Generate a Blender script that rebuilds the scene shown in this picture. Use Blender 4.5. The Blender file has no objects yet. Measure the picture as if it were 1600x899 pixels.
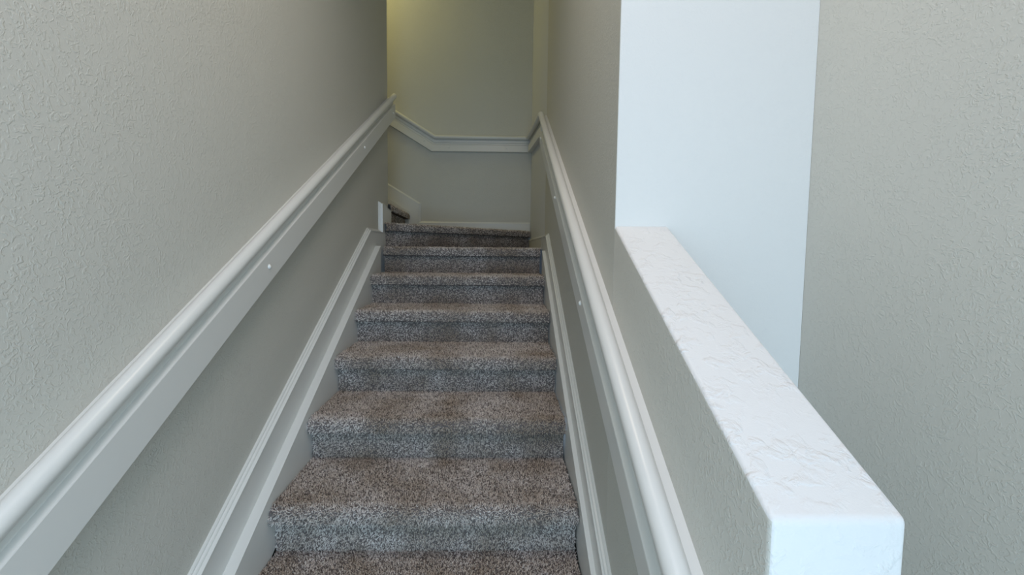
import bpy, bmesh, math
import numpy as np
from mathutils import Vector, Matrix
from mathutils.geometry import tessellate_polygon
sc = bpy.context.scene
C = sc.collection

# ------------------------------------------------------------------ camera
PITCH, ROLL, YAW = 0.0643, 0.0098, 0.0151
cam_d = bpy.data.cameras.new('camera')
cam = bpy.data.objects.new('camera', cam_d); C.objects.link(cam)
fw = Vector((math.sin(YAW) * math.cos(PITCH), math.cos(YAW) * math.cos(PITCH), -math.sin(PITCH)))
r0 = Vector((math.cos(YAW), -math.sin(YAW), 0)); u0 = r0.cross(fw)
r1 = r0 * math.cos(ROLL) + u0 * math.sin(ROLL); u1 = -r0 * math.sin(ROLL) + u0 * math.cos(ROLL)
M = Matrix(((r1.x, u1.x, -fw.x, 0.664), (r1.y, u1.y, -fw.y, -1.244), (r1.z, u1.z, -fw.z, 0.791), (0, 0, 0, 1)))
cam.matrix_world = M
cam_d.sensor_width = 36; cam_d.lens = 650 / 1600 * 36
cam_d.shift_x = 26.5 / 1600; cam_d.shift_y = -16.5 / 1600
cam_d.clip_start = 0.02
sc.camera = cam

# ------------------------------------------------------------------ light and exposure
w = bpy.data.worlds.new('sky'); sc.world = w; w.use_nodes = True
bg = w.node_tree.nodes['Background']; bg.inputs[0].default_value = (0.55, 0.75, 1.0, 1); bg.inputs[1].default_value = 0.6
sc.view_settings.view_transform = 'Standard'; sc.view_settings.look = 'None'
sc.view_settings.exposure = 0.0; sc.view_settings.gamma = 1; sc.view_settings.use_curve_mapping = False

def area(name, loc, target, sx, sy, power, col):
    l = bpy.data.lights.new(name, 'AREA'); l.shape = 'RECTANGLE'; l.size = sx; l.size_y = sy
    l.energy = power; l.color = col
    o = bpy.data.objects.new(name, l); C.objects.link(o); o.location = loc
    o.rotation_euler = (Vector(target) - Vector(loc)).to_track_quat('-Z', 'Y').to_euler()
    return o
# daylight through the entrance window behind the camera; the overhead fills are unseen additions
area('window_daylight', (0.72, -2.64, 0.30), (0.72, 0, 0.30), 1.25, 1.5, 31.0, (0.55, 0.80, 1.0))
area('entrance_overhead_fill', (0.70, -1.60, 2.46), (0.70, -1.60, 0), 0.5, 0.5, 13.5, (0.93, 0.86, 1.0))  # unseen, added so rail tops and treads catch light from above
area('stair_foot_overhead_fill', (0.70, -0.35, 2.46), (0.70, -0.35, 0), 0.5, 0.5, 7.0, (1.0, 0.86, 0.68))  # unseen, added to warm and brighten the lower treads
area('landing_overhead_fill', (-0.62, 2.15, 3.62), (-0.4, 2.15, 1.5), 0.8, 0.5, 8.0, (1.0, 0.88, 0.36))  # unseen, added for warm light on the upper walls

# ------------------------------------------------------------------ materials
def mat(name, base, rough=0.6, build=None, spec=0.5):
    m = bpy.data.materials.new(name); m.use_nodes = True
    nt = m.node_tree; b = nt.nodes['Principled BSDF']
    b.inputs['Base Color'].default_value = (*base, 1); b.inputs['Roughness'].default_value = rough
    b.inputs['Specular IOR Level'].default_value = spec
    if build: build(nt, b)
    return m
def N(nt, t, **k):
    n = nt.nodes.new(t)
    for a, v in k.items(): setattr(n, a, v)
    return n
def plaster(col, scale=1.0, depth=1.0, patch=0.5, detail=3, dist=1.3, lo=.50, hi=.62):
    """textured drywall: raised blobs and worms of plaster, trowelled flat"""
    def f(nt, b):
        L = nt.links.new
        tc = N(nt, 'ShaderNodeTexCoord')
        n1 = N(nt, 'ShaderNodeTexNoise'); n1.inputs['Scale'].default_value = 95 / scale; n1.inputs['Detail'].default_value = detail; n1.inputs['Distortion'].default_value = dist
        n2 = N(nt, 'ShaderNodeTexNoise'); n2.inputs['Scale'].default_value = 11; n2.inputs['Detail'].default_value = 2
        L(tc.outputs['Object'], n1.inputs['Vector']); L(tc.outputs['Object'], n2.inputs['Vector'])
        r1 = N(nt, 'ShaderNodeMapRange'); r1.interpolation_type = 'SMOOTHSTEP'
        r1.inputs[1].default_value = lo; r1.inputs[2].default_value = hi
        r2 = N(nt, 'ShaderNodeMapRange'); r2.inputs[1].default_value = 0.35; r2.inputs[2].default_value = 0.68; r2.inputs[3].default_value = 1 - patch; r2.inputs[4].default_value = 1
        L(n1.outputs['Fac'], r1.inputs[0]); L(n2.outputs['Fac'], r2.inputs[0])
        mu = N(nt, 'ShaderNodeMath', operation='MULTIPLY'); L(r1.outputs[0], mu.inputs[0]); L(r2.outputs[0], mu.inputs[1])
        bp = N(nt, 'ShaderNodeBump'); bp.inputs['Strength'].default_value = 0.55; bp.inputs['Distance'].default_value = 0.0011 * depth
        L(mu.outputs[0], bp.inputs['Height'])
        n3 = N(nt, 'ShaderNodeTexNoise'); n3.inputs['Scale'].default_value = 420; n3.inputs['Detail'].default_value = 1
        L(tc.outputs['Object'], n3.inputs['Vector'])
        b2 = N(nt, 'ShaderNodeBump'); b2.inputs['Strength'].default_value = 0.25; b2.inputs['Distance'].default_value = 0.0005
        L(n3.outputs['Fac'], b2.inputs['Height']); L(bp.outputs[0], b2.inputs['Normal']); L(b2.outputs[0], b.inputs['Normal'])
    return f
WALL = mat('greige_wall_paint', (0.60, 0.59, 0.535), 0.55, plaster(None))
WALLB = mat('pale_grey_return_wall', (0.68, 0.70, 0.75), 0.55, plaster(None, 1.0, .6))  # paler and bluer than the greige, only on the far right wall
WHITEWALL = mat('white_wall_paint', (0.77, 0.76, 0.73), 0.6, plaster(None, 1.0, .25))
CAP = mat('white_cap_plaster', (0.74, 0.735, 0.725), 0.5, plaster(None, 2.0, 3.0, .85, 6, .35, .46, .66))
CEIL = mat('ceiling_paint', (0.8, 0.79, 0.76), 0.8, plaster(None))
FLOOR = mat('tile_floor', (0.45, 0.42, 0.38), 0.4)
def trimf(nt, b):
    L = nt.links.new
    tc = N(nt, 'ShaderNodeTexCoord')
    n1 = N(nt, 'ShaderNodeTexNoise'); n1.inputs['Scale'].default_value = 14; n1.inputs['Detail'].default_value = 4
    L(tc.outputs['Object'], n1.inputs['Vector'])
    bp = N(nt, 'ShaderNodeBump'); bp.inputs['Strength'].default_value = 0.15; bp.inputs['Distance'].default_value = 0.0012
    L(n1.outputs['Fac'], bp.inputs['Height']); L(bp.outputs[0], b.inputs['Normal'])
TRIM = mat('white_trim_enamel', (0.73, 0.73, 0.70), 0.3, trimf)
SCREW = mat('white_screw_cap_plastic', (0.86, 0.86, 0.84), 0.3)
def carpetf(nt, b):
    L = nt.links.new
    geo = N(nt, 'ShaderNodeNewGeometry')
    cr = N(nt, 'ShaderNodeValToRGB')
    e = cr.color_ramp.elements
    e[0].position = 0; e[0].color = (0.15, 0.137, 0.13, 1)
    e[1].position = 1; e[1].color = (0.97, 0.93, 0.90, 1)
    m = cr.color_ramp.elements.new(0.35); m.color = (0.60, 0.55, 0.515, 1)
    L(geo.outputs['Random Per Island'], cr.inputs[0])
    tc = N(nt, 'ShaderNodeTexCoord')
    n1 = N(nt, 'ShaderNodeTexNoise'); n1.inputs['Scale'].default_value = 5.5; n1.inputs['Detail'].default_value = 3
    L(tc.outputs['Object'], n1.inputs['Vector'])
    r = N(nt, 'ShaderNodeValToRGB')
    r.color_ramp.elements[0].position = .34; r.color_ramp.elements[0].color = (.66, .59, .51, 1)
    r.color_ramp.elements[1].position = .62; r.color_ramp.elements[1].color = (1.0, .98, .97, 1)
    L(n1.outputs['Fac'], r.inputs[0])
    mx = N(nt, 'ShaderNodeMix', data_type='RGBA', blend_type='MULTIPLY'); mx.inputs[0].default_value = 1
    L(cr.outputs[0], mx.inputs[6]); L(r.outputs[0], mx.inputs[7])
    L(mx.outputs[2], b.inputs['Base Color'])
BACK = mat('shaded_carpet_backing', (0.17, 0.15, 0.145), 1.0, None, 0.0)  # backing toned dark to carry the shade between the tufts
CARPET = mat('taupe_frieze_carpet', (0.2, 0.17, 0.16), 0.95, carpetf, 0.1)

# ------------------------------------------------------------------ helpers
def link(name, me, m, parent=None):
    o = bpy.data.objects.new(name, me); C.objects.link(o)
    if m is not None and not me.materials: me.materials.append(m)
    if parent is not None: o.parent = parent
    return o
def from_bm(name, bm, m, parent=None, smooth=None):
    bmesh.ops.recalc_face_normals(bm, faces=bm.faces)
    me = bpy.data.meshes.new(name); bm.to_mesh(me); bm.free()
    if smooth:
        for p in me.polygons: p.use_smooth = True
        me.set_sharp_from_angle(angle=math.radians(smooth))
    return link(name, me, m, parent)
def struct(o):
    o['kind'] = 'structure'; return o
def prism(pts, vec, bm=None):
    """closed polygon (3D points) extruded by vec"""
    bm = bm or bmesh.new(); vec = Vector(vec)
    a = [bm.verts.new(Vector(p)) for p in pts]; b = [bm.verts.new(Vector(p) + vec) for p in pts]
    n = len(a)
    bm.faces.new(a); bm.faces.new(list(reversed(b)))
    for i in range(n): bm.faces.new((a[i], b[i], b[(i + 1) % n], a[(i + 1) % n]))
    return bm
def box(x0, x1, y0, y1, z0, z1, bm=None):
    return prism([(x0, y0, z0), (x1, y0, z0), (x1, y1, z0), (x0, y1, z0)], (0, 0, z1 - z0), bm)
def sweep(prof, path, frame, bm=None, plumb=True):
    """closed profile [(d, h)]: d off the wall, h square to the path; path [(u, z)] drawn on the wall with mitred bends.
    frame(u, z, d) -> point. Ends are cut plumb."""
    bm = bm or bmesh.new(); P = [Vector(p) for p in path]; rings = []
    dirs = [(P[i + 1] - P[i]).normalized() for i in range(len(P) - 1)]
    for i, p in enumerate(P):
        if i == 0 or i == len(P) - 1:
            dd = dirs[0] if i == 0 else dirs[-1]; nn = Vector((-dd.y, dd.x))
            if plumb and abs(dd.x) > .3: off = Vector((0, 1 / dd.x))
            else: off = nn
        else:
            n1 = Vector((-dirs[i - 1].y, dirs[i - 1].x)); n2 = Vector((-dirs[i].y, dirs[i].x))
            b = (n1 + n2).normalized(); off = b / b.dot(n1)
        rings.append([bm.verts.new(frame(p.x + off.x * h, p.y + off.y * h, d)) for d, h in prof])
    n = len(prof)
    for a, b in zip(rings, rings[1:]):
        for k in range(n): bm.faces.new((a[k], a[(k + 1) % n], b[(k + 1) % n], b[k]))
    bm.faces.new(rings[0]); bm.faces.new(list(reversed(rings[-1])))
    return bm
def arc(cx, cy, rx, ry, a0, a1, n):
    return [(cx + rx * math.cos(math.radians(a0 + (a1 - a0) * i / n)), cy + ry * math.sin(math.radians(a0 + (a1 - a0) * i / n))) for i in range(n + 1)]

# ------------------------------------------------------------------ measures (metres)
T, R = 0.278, 0.161          # tread run, rise
S = R / T
FZ = -4 * R                  # entrance floor
XL = -0.055                  # plaster of the left wall
YE = 1.743                   # end of the left wall
YB = 2.60                    # far wall
TOP = 3.7
SK = 0.033                   # right wall runs very slightly outwards
def xr(y): return 0.982 + SK * y
A = Vector((xr(1.52), 1.52)); B = Vector((1.043, YB))
YF, YC = -0.841, -0.212      # front end of the half wall, cross wall
XRW = 1.456                  # wall beyond the half wall
CAPZ0, CAPZ1 = 0.519, 0.853
REAR = -2.6
def fl(u, z, d): return Vector((XL + d, u, z))
def fr(u, z, d): return Vector((xr(u) - d, u, z))
def fb(u, z, d): return Vector((u, YB - d, z))
abd = (B - A).normalized(); abn = Vector((-abd.y, abd.x))
def fab(u, z, d): p = A + abd * u + abn * d; return Vector((p.x, p.y, z))
LAB = (B - A).length

# ------------------------------------------------------------------ room shell
struct(from_bm('wall_left', box(XL - .12, XL, REAR, YE, FZ - .1, TOP), WALL))
struct(from_bm('wall_inner', box(-2.4, XL - .1201, YE - .12, YE, FZ - .1, TOP), WALL))
struct(from_bm('wall_back', box(-2.4, 1.2, YB, YB + .12, FZ - .1, TOP), WALL))
struct(from_bm('wall_end', box(-2.52, -2.4001, YE - .12, YB + .12, FZ - .1, TOP), WALL))
# right wall: tall part whose nose ends flush with the cross wall; the return beyond corner A
bm = prism([(xr(YC), YC, FZ - .1), (A.x, A.y, FZ - .1), (A.x + .12, A.y, FZ - .1), (xr(YC) + .13, YC, FZ - .1)], (0, 0, TOP - FZ + .1))
struct(from_bm('wall_right', bm, WALL))
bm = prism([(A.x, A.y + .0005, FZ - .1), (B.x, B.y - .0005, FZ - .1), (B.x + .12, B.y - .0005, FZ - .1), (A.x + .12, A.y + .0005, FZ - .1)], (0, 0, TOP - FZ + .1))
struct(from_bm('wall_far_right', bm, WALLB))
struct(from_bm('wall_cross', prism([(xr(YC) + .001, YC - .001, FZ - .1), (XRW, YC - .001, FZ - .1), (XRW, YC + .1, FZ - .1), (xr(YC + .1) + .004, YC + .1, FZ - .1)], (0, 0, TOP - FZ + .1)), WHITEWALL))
struct(from_bm('wall_outer', box(XRW + .0005, XRW + .12, REAR, YC + .1, FZ - .1, TOP), WALL))
struct(from_bm('floor', box(XL, XRW, REAR, YE, FZ - .1, FZ), FLOOR))
bm = box(-2.5, XRW + .1, .35, YB + .1, TOP + .0005, TOP + .1)
box(XL, XRW + .1, REAR, .3499, 2.5, 2.6, bm); box(XL, XRW + .1, .35, .45, 2.5, TOP, bm)
struct(from_bm('ceiling', bm, CEIL))
# rear wall with the entrance window that lets the daylight in
bm = box(XL, 0.07, REAR - .12, REAR, FZ, TOP)
box(1.37, XRW, REAR - .12, REAR, FZ, TOP, bm); box(0.07, 1.37, REAR - .12, REAR, 2.05, TOP, bm)
box(0.07, 1.37, REAR - .12, REAR, FZ, -.55, bm)
struct(from_bm('wall_rear', bm, WALL))
bm = box(0.07, .12, REAR - .08, REAR - .03, -.55, 2.05); box(1.32, 1.37, REAR - .08, REAR - .03, -.55, 2.05, bm)
box(.12, 1.32, REAR - .08, REAR - .03, -.55, -.5, bm); box(.12, 1.32, REAR - .08, REAR - .03, 2.0, 2.05, bm)
struct(from_bm('window_1', bm, TRIM))

# half wall: one plastered body, rounded arrises, rough cap
def half_wall():
    bm = bmesh.new()
    x0f, x0c = xr(YF), xr(YC)
    x1f, x1c = 1.097, 1.108
    pts = [(x0f, YF, FZ), (x0c, YC - .0015, FZ), (x0c, YC - .0015, CAPZ1), (x0f, YF, CAPZ0)]
    a = [bm.verts.new(p) for p in pts]
    b = [bm.verts.new(p) for p in [(x1f, YF, FZ), (x1c, YC - .0015, FZ), (x1c, YC - .0015, CAPZ1), (x1f, YF, CAPZ0)]]
    bm.faces.new(a); bm.faces.new(list(reversed(b)))
    for i in range(4): bm.faces.new((a[i], b[i], b[(i + 1) % 4], a[(i + 1) % 4]))
    bm.edges.ensure_lookup_table()
    ed = []
    def E(p, q):
        for e in bm.edges:
            if {e.verts[0], e.verts[1]} == {p, q}: return e
    ed = [E(a[2], a[3]), E(b[2], b[3]), E(a[3], b[3]), E(a[0], a[3]), E(b[0], b[3])]
    bmesh.ops.bevel(bm, geom=ed, offset=0.0075, segments=4, affect='EDGES', profile=0.5)
    bmesh.ops.recalc_face_normals(bm, faces=bm.faces)
    o = from_bm('wall_half', bm, WALL, smooth=40)
    o.data.materials.append(CAP)
    for p in o.data.polygons:
        n = p.normal
        if n.z > .3 or n.y < -.6: p.material_index = 1
    return struct(o)
half_wall()

# ------------------------------------------------------------------ skirtings along the flight
def skirt(name, path, frame, stringer, d_board, d_str, parent_label=None):
    """tall flat board with a stepped moulding on its top line (path), and a thicker stringer board standing before it"""
    low = FZ if path[0][1] < .5 else None
    bm = bmesh.new()
    poly = [frame(u, z, 0) for u, z in path[:]]
    lowpts = board_low[name]
    pts = path + lowpts
    a = [bm.verts.new(frame(u, z, 0)) for u, z in pts]; b = [bm.verts.new(frame(u, z, d_board)) for u, z in pts]
    n = len(a)
    for t in tessellate_polygon([[Vector((u, z, 0)) for u, z in pts]]):
        bm.faces.new([a[i] for i in t]); bm.faces.new([b[i] for i in reversed(t)])
    for i in range(n): bm.faces.new((a[i], b[i], b[(i + 1) % n], a[(i + 1) % n]))
    o = struct(from_bm(name, bm, TRIM))
    prof = [(0, -.002), (0, .017), (.006, .017), (.008, .0145), (.008, .0115), (.0135, .010), (.0155, .0075), (.0155, .005), (d_board + .002, .003), (d_board + .002, -.002)]
    from_bm('moulding', sweep(prof, path, frame), TRIM, o)
    bm = bmesh.new()
    if stringer:
        a = [bm.verts.new(frame(u, z, d_board)) for u, z in stringer]; b = [bm.verts.new(frame(u, z, d_str(u) if callable(d_str) else d_str)) for u, z in stringer]
        n = len(a)
        for t in tessellate_polygon([[Vector((u, z, 0)) for u, z in stringer]]):
            bm.faces.new([a[i] for i in t]); bm.faces.new([b[i] for i in reversed(t)])
        for i in range(n): bm.faces.new((a[i], b[i], b[(i + 1) % n], a[(i + 1) % n]))
        from_bm('stringer', bm, TRIM, o)
    return o
SL = S + .004
def zl(y, z0, s=S): return z0 + s * y
y0s = -0.9
board_low = {
 'baseboard_left': [(YE, .81), (YE, .60), (.9, .2), (y0s, FZ + .001)],
 'baseboard_right': [(1.50, .70), (.9, .2), (y0s, FZ + .001)],
 'baseboard_back': [(1.6, 1.75), (.4, 1.05), (.10, .95), (-1.035, .95)],
 'baseboard_far_right': [(LAB, .79), (0, .79)],
}
skirt('baseboard_left', [(y0s, zl(y0s, .133, SL)), (1.228, .898), (1.497, .898), (1.497, 1.082), (1.60, 1.082), (1.64, 1.06), (YE, 1.06)],
      fl, [(y0s, zl(y0s, .038, SL)), (1.325, zl(1.325, .038, SL)), (1.325, .55), (y0s, FZ + .001)], .023, .055)
skirt('baseboard_right', [(y0s, zl(y0s, .133)), (1.27, .877), (1.515, .877)],
      fr, [(y0s, zl(y0s, .038)), (1.30, zl(1.30, .038)), (1.30, .55), (y0s, FZ + .001)], .018, lambda u: xr(u) - (.9495 + .03 * u))
skirt('baseboard_far_right', [(.003, .877), (LAB - .03, .877)], fab, None, .018, 0)
def fbm(u, z, d): return fb(-u, z, d)
skirt('baseboard_back', [(-1.035, 1.030), (-.020, 1.030), (-.020, 1.203), (1.6, 1.203 + 1.62 * .60)],
      fbm, [(.062, .99), (.062, 1.133), (1.6, 1.133 + 1.538 * .61), (1.6, 1.75), (.4, 1.05)], .016, .034)
# ------------------------------------------------------------------ carpeted staircase
rng = np.random.default_rng(7)
def tufts(P, Nn, rad, hgt, lean):
    """small pointed carpet tufts rooted at P, standing along Nn; returns verts, tris"""
    n = len(P)
    D = Nn + rng.normal(0, lean, (n, 3)); D /= np.linalg.norm(D, axis=1)[:, None]
    t1 = np.cross(D, rng.normal(0, 1, (n, 3))); t1 /= np.linalg.norm(t1, axis=1)[:, None]
    t2 = np.cross(D, t1)
    rr = rad * rng.uniform(.75, 1.25, n)[:, None]; hh = hgt * rng.uniform(.6, 1.15, n)[:, None]
    V = []
    for k in range(3):
        a = 2 * math.pi * k / 3; V.append(P + rr * (math.cos(a) * t1 + math.sin(a) * t2))
    bend = rng.normal(0, .0012, (n, 3))
    for k in range(3):
        a = 2 * math.pi * k / 3 + .5; V.append(P + .75 * rr * (math.cos(a) * t1 + math.sin(a) * t2) + D * hh + bend)
    V = np.stack(V, 1).reshape(-1, 3)
    f = np.array([[0, 1, 4], [0, 4, 3], [1, 2, 5], [1, 5, 4], [2, 0, 3], [2, 3, 5], [3, 4, 5]])
    F = (np.arange(n)[:, None, None] * 6 + f[None]).reshape(-1, 3)
    return V, F
def mesh_np(name, V, F):
    me = bpy.data.meshes.new(name)
    me.vertices.add(len(V)); me.vertices.foreach_set('co', np.asarray(V, np.float32).ravel())
    me.loops.add(len(F) * 3); me.loops.foreach_set('vertex_index', F.astype(np.int32).ravel())
    me.polygons.add(len(F)); me.polygons.foreach_set('loop_start', np.arange(len(F), dtype=np.int32) * 3)
    me.update(calc_edges=True); me.validate()
    return me
def strip(P0, P1, out, prof, P1z=0):
    """surface swept from P0 to P1 (xy) of profile [(o, z)]"""
    V = []
    for P in (P0, P1):
        for o, z in prof: V.append((P[0] + out[0] * o, P[1] + out[1] * o, z))
    k = len(prof); F = []
    for i in range(k - 1): F += [(i, i + 1, k + i + 1), (i, k + i + 1, k + i)]
    return np.array(V), np.array(F)
def sample_strip(P0, P1, out, prof, sp):
    P0 = np.array(P0); P1 = np.array(P1); L = np.linalg.norm(P1 - P0); PS = []; NS = []
    for (o0, z0), (o1, z1) in zip(prof, prof[1:]):
        l = math.hypot(o1 - o0, z1 - z0); n = rng.poisson(L * l / sp ** 2)
        if not n: continue
        s = rng.uniform(0, 1, n); q = rng.uniform(0, 1, n)
        o = o0 + (o1 - o0) * q; z = z0 + (z1 - z0) * q
        XY = P0 + (P1 - P0) * s[:, None] + np.array(out) * o[:, None]
        PS.append(np.column_stack([XY, z]))
        no, nz = (z1 - z0) / l, -(o1 - o0) / l
        NS.append(np.tile([out[0] * no, out[1] * no, nz], (n, 1)))
    return np.concatenate(PS), np.concatenate(NS)
def inpoly(XY, poly):
    c = np.zeros(len(XY), bool); n = len(poly)
    for i in range(n):
        x0, y0 = poly[i]; x1, y1 = poly[(i + 1) % n]
        if y0 == y1: continue
        k = (y0 > XY[:, 1]) != (y1 > XY[:, 1])
        c ^= k & (XY[:, 0] < (x1 - x0) * (XY[:, 1] - y0) / (y1 - y0) + x0)
    return c
stair = bpy.data.objects.new('staircase', None); C.objects.link(stair); stair.location = (0, 0, 0)
stair['label'] = 'flight of grey-brown carpeted stairs climbing between white handrails and winding left at the top'
stair['category'] = 'staircase'
PILE = .004
def step(P0, P1, poly, z, sp, rise=R):
    """P0-P1: foot line of the riser, left to right as one climbs; poly: tread outline"""
    P0 = np.array(P0, float); P1 = np.array(P1, float)
    d = (P1 - P0) / np.linalg.norm(P1 - P0); out = (d[1], -d[0])   # towards the climber
    zt = z - PILE
    nose = [(-.020, zt - .050), (.006, zt - .052), (.014, zt - .050), (.0185, zt - .046), (.020, zt - .034), (.0205, zt - .020), (.018, zt - .011), (.012, zt - .0045), (.003, zt - .001), (-.012, zt)]
    riser = [(0, z - rise - .004), (0, zt - .0515)]
    riser = [(o - .019, q) for o, q in riser]
    nose = [(o - .001, q) for o, q in nose]
    # tread
    V, F = strip(P0, P1, out, nose)
    pz = [(x, y, zt) for x, y in poly]; k = len(V)
    V2 = np.array(pz); F2 = np.array([(0, i, i + 1) for i in range(1, len(poly) - 1)]) + k
    VV = [V, V2]; FF = [F, F2]; nb = k + len(V2)
    Ps, Ns = sample_strip(P0, P1, out, nose[3:], sp * .95)
    po = np.array(poly); lo, hi = po.min(0), po.max(0); n = int((hi - lo).prod() / sp ** 2)
    XY = rng.uniform(lo, hi, (n, 2)); XY = XY[inpoly(XY, poly)]
    Pt = np.column_stack([XY, np.full(len(XY), zt)]); Nt = np.tile([0, 0, 1.], (len(XY), 1))
    # the pile lies a little flatter where feet land
    a, b = tufts(Ps, Ns, .0014 * sp / .0036, .0085, .42)
    VV.append(a); FF.append(b + nb); nb += len(a)
    a, b = tufts(Pt, Nt, .0016 * sp / .0036, .0066, .50)
    VV.append(a); FF.append(b + nb)
    me = mesh_np('step', np.concatenate(VV), np.concatenate(FF))
    me.materials.append(CARPET); me.materials.append(BACK)
    mi = np.zeros(len(me.polygons), np.int32); mi[:len(F) + len(F2)] = 1; me.polygons.foreach_set('material_index', mi)
    o = link('step', me, None, stair)
    V, F = strip(P0, P1, out, riser)
    Pr, Nr = sample_strip(P0, P1, out, riser, sp * .88)
    Nr = Nr + np.array([0, 0, -.35])
    a, b = tufts(Pr, Nr, .0016 * sp / .0036, .0050, .35)
    me = mesh_np('riser', np.concatenate([V, a]), np.concatenate([F, b + len(V)]))
    me.materials.append(CARPET); me.materials.append(BACK)
    mi = np.zeros(len(me.polygons), np.int32); mi[:len(F)] = 1; me.polygons.foreach_set('material_index', mi)
    link('riser', me, None, o)
    return o
XR = lambda y: .9455 + .03 * y
for i in range(-3, 5):
    y = T * i; y1 = T * (i + 1)
    sp = {-3: .006, -2: .0042, -1: .0034, 0: .0034, 1: .0036, 2: .0040, 3: .0044, 4: .0048}[i] * 1.08
    step((0.002, y), (XR(y), y), [(0.002, y + .01), (XR(y), y + .01), (XR(y1), y1 + .02), (0.002, y1 + .02)], R * i, sp)
# the winders
yG = T * 5
H0, H1 = (XL + .025, 1.548), (B.x - .004, YB - .02)
step((0.002, yG), (XR(yG), yG), [(0.002, yG + .01), (XR(yG), yG + .01), (1.012, 1.50), (1.022, YB - .02), (-.02, 1.57), (.002, 1.50)], R * 5, .0052)
I0, I1 = (XL - .002, YE + .002), (-.085, YB - .017)
step(H0, H1, [(H0[0] - .002, H0[1] + .012), (H1[0] - .01, H1[1] + .012), (-.10, YB - .017), (-.10, YE + .01), (XL + .02, YE)], R * 6, .0056)
step((I0[0], I0[1]), I1, [(-.065, YE + .002), (-.095, YB - .017), (-.40, YB - .017), (-.40, YE + .002)], R * 7 - .010, .006)
for k in (8, 9, 10, 11, 12):
    x = -.37 - .278 * (k - 8)
    step((x, YE + .003), (x, YB - .017), [(x - .01, YE + .003), (x - .01, YB - .017), (x - .30, YB - .017), (x - .30, YE + .003)], R * k, .009)

# ------------------------------------------------------------------ handrails
def screw(parent, c, n):
    bm = bmesh.new()
    bmesh.ops.create_uvsphere(bm, u_segments=16, v_segments=8, radius=.0075)
    for v in bm.verts: v.co.z = max(v.co.z, -.001) * .75
    q = Vector(n).to_track_quat('Z', 'Y')
    for v in bm.verts: v.co = q @ v.co + Vector(c)
    return from_bm('screw_cap', bm, SCREW, parent, smooth=60)
def handrail(label, path, frame, hb, hv, hg, face, screws, ends=None, name='handrail'):
    """path = axis of the round rail; hb bottom, hv bevel, hg groove, all square to the path"""
    root = bpy.data.objects.new(name, None); C.objects.link(root)
    p = frame(path[0][0], path[0][1], 0); root.location = p
    root['label'] = label; root['category'] = 'handrail'; root['group'] = 'white wall handrails'
    def fr2(u, z, d): return frame(u, z, d) - p
    board = [(0, hb), (face - .002, hb), (face, hb + .002), (face, hv - .003), (face - .001, hv - .001), (face - .014, hv + .0035), (face - .015, hv + .0055),
             (face - .015, hg - .001), (face - .022, hg + .003), (.018, hg + .006), (.018, -.004), (.0, -.004)]
    from_bm('backing_board', sweep(board, path, fr2), TRIM, root, smooth=18)
    rd = arc(.0385, .0, .0185, .0175, 215, 520, 22)
    rd = rd + [(.0185, .002), (.0185, -.008)]
    from_bm('rail', sweep(rd, path, fr2), TRIM, root, smooth=35)
    for u, z in screws:
        c = fr2(u, z, face); nn = (frame(u, z, 1) - frame(u, z, 0))
        screw(root, c, nn)
    return root
sl = .596
def pl(y): return .808 + sl * y
def pr(y): return .779 + .590 * y
k = .865
handrail('long white handrail running up the left wall, opposite the half wall', [(-1.05, pl(-1.05)), (YE + .035, pl(YE + .035))], fl, -.147 * k, -.052 * k, -.024 * k, .048,
         [(.037, .734), (1.035, 1.334), (1.709, 1.73)])
handrail('long white handrail on the right wall, just below the white half wall cap', [(-1.02 + .2, pr(-.82)), (1.515, pr(1.515))], fr, -.185 * k, -.108 * k, -.060 * k, .044,
         [(.644, 1.030), (-.014, .636), (1.43, 1.50)])
handrail('short white handrail piece joining the right handrail to the far wall handrail', [(.004, pr(1.52)), (LAB - .066, 1.797)], fab, -.126, -.065, -.045, .036, [])
def fbm(u, z, d): return fb(-u, z, d)
handrail('white handrail across the far wall, level then bending up to the left', [(-1.041, 1.797), (-.172, 1.797), (1.7, 1.797 + 1.872 * .605)], fbm, -.122, -.063, -.045, .036,
         [(-.073, 1.767), (-.297, 1.709), (-.816, 1.707)])
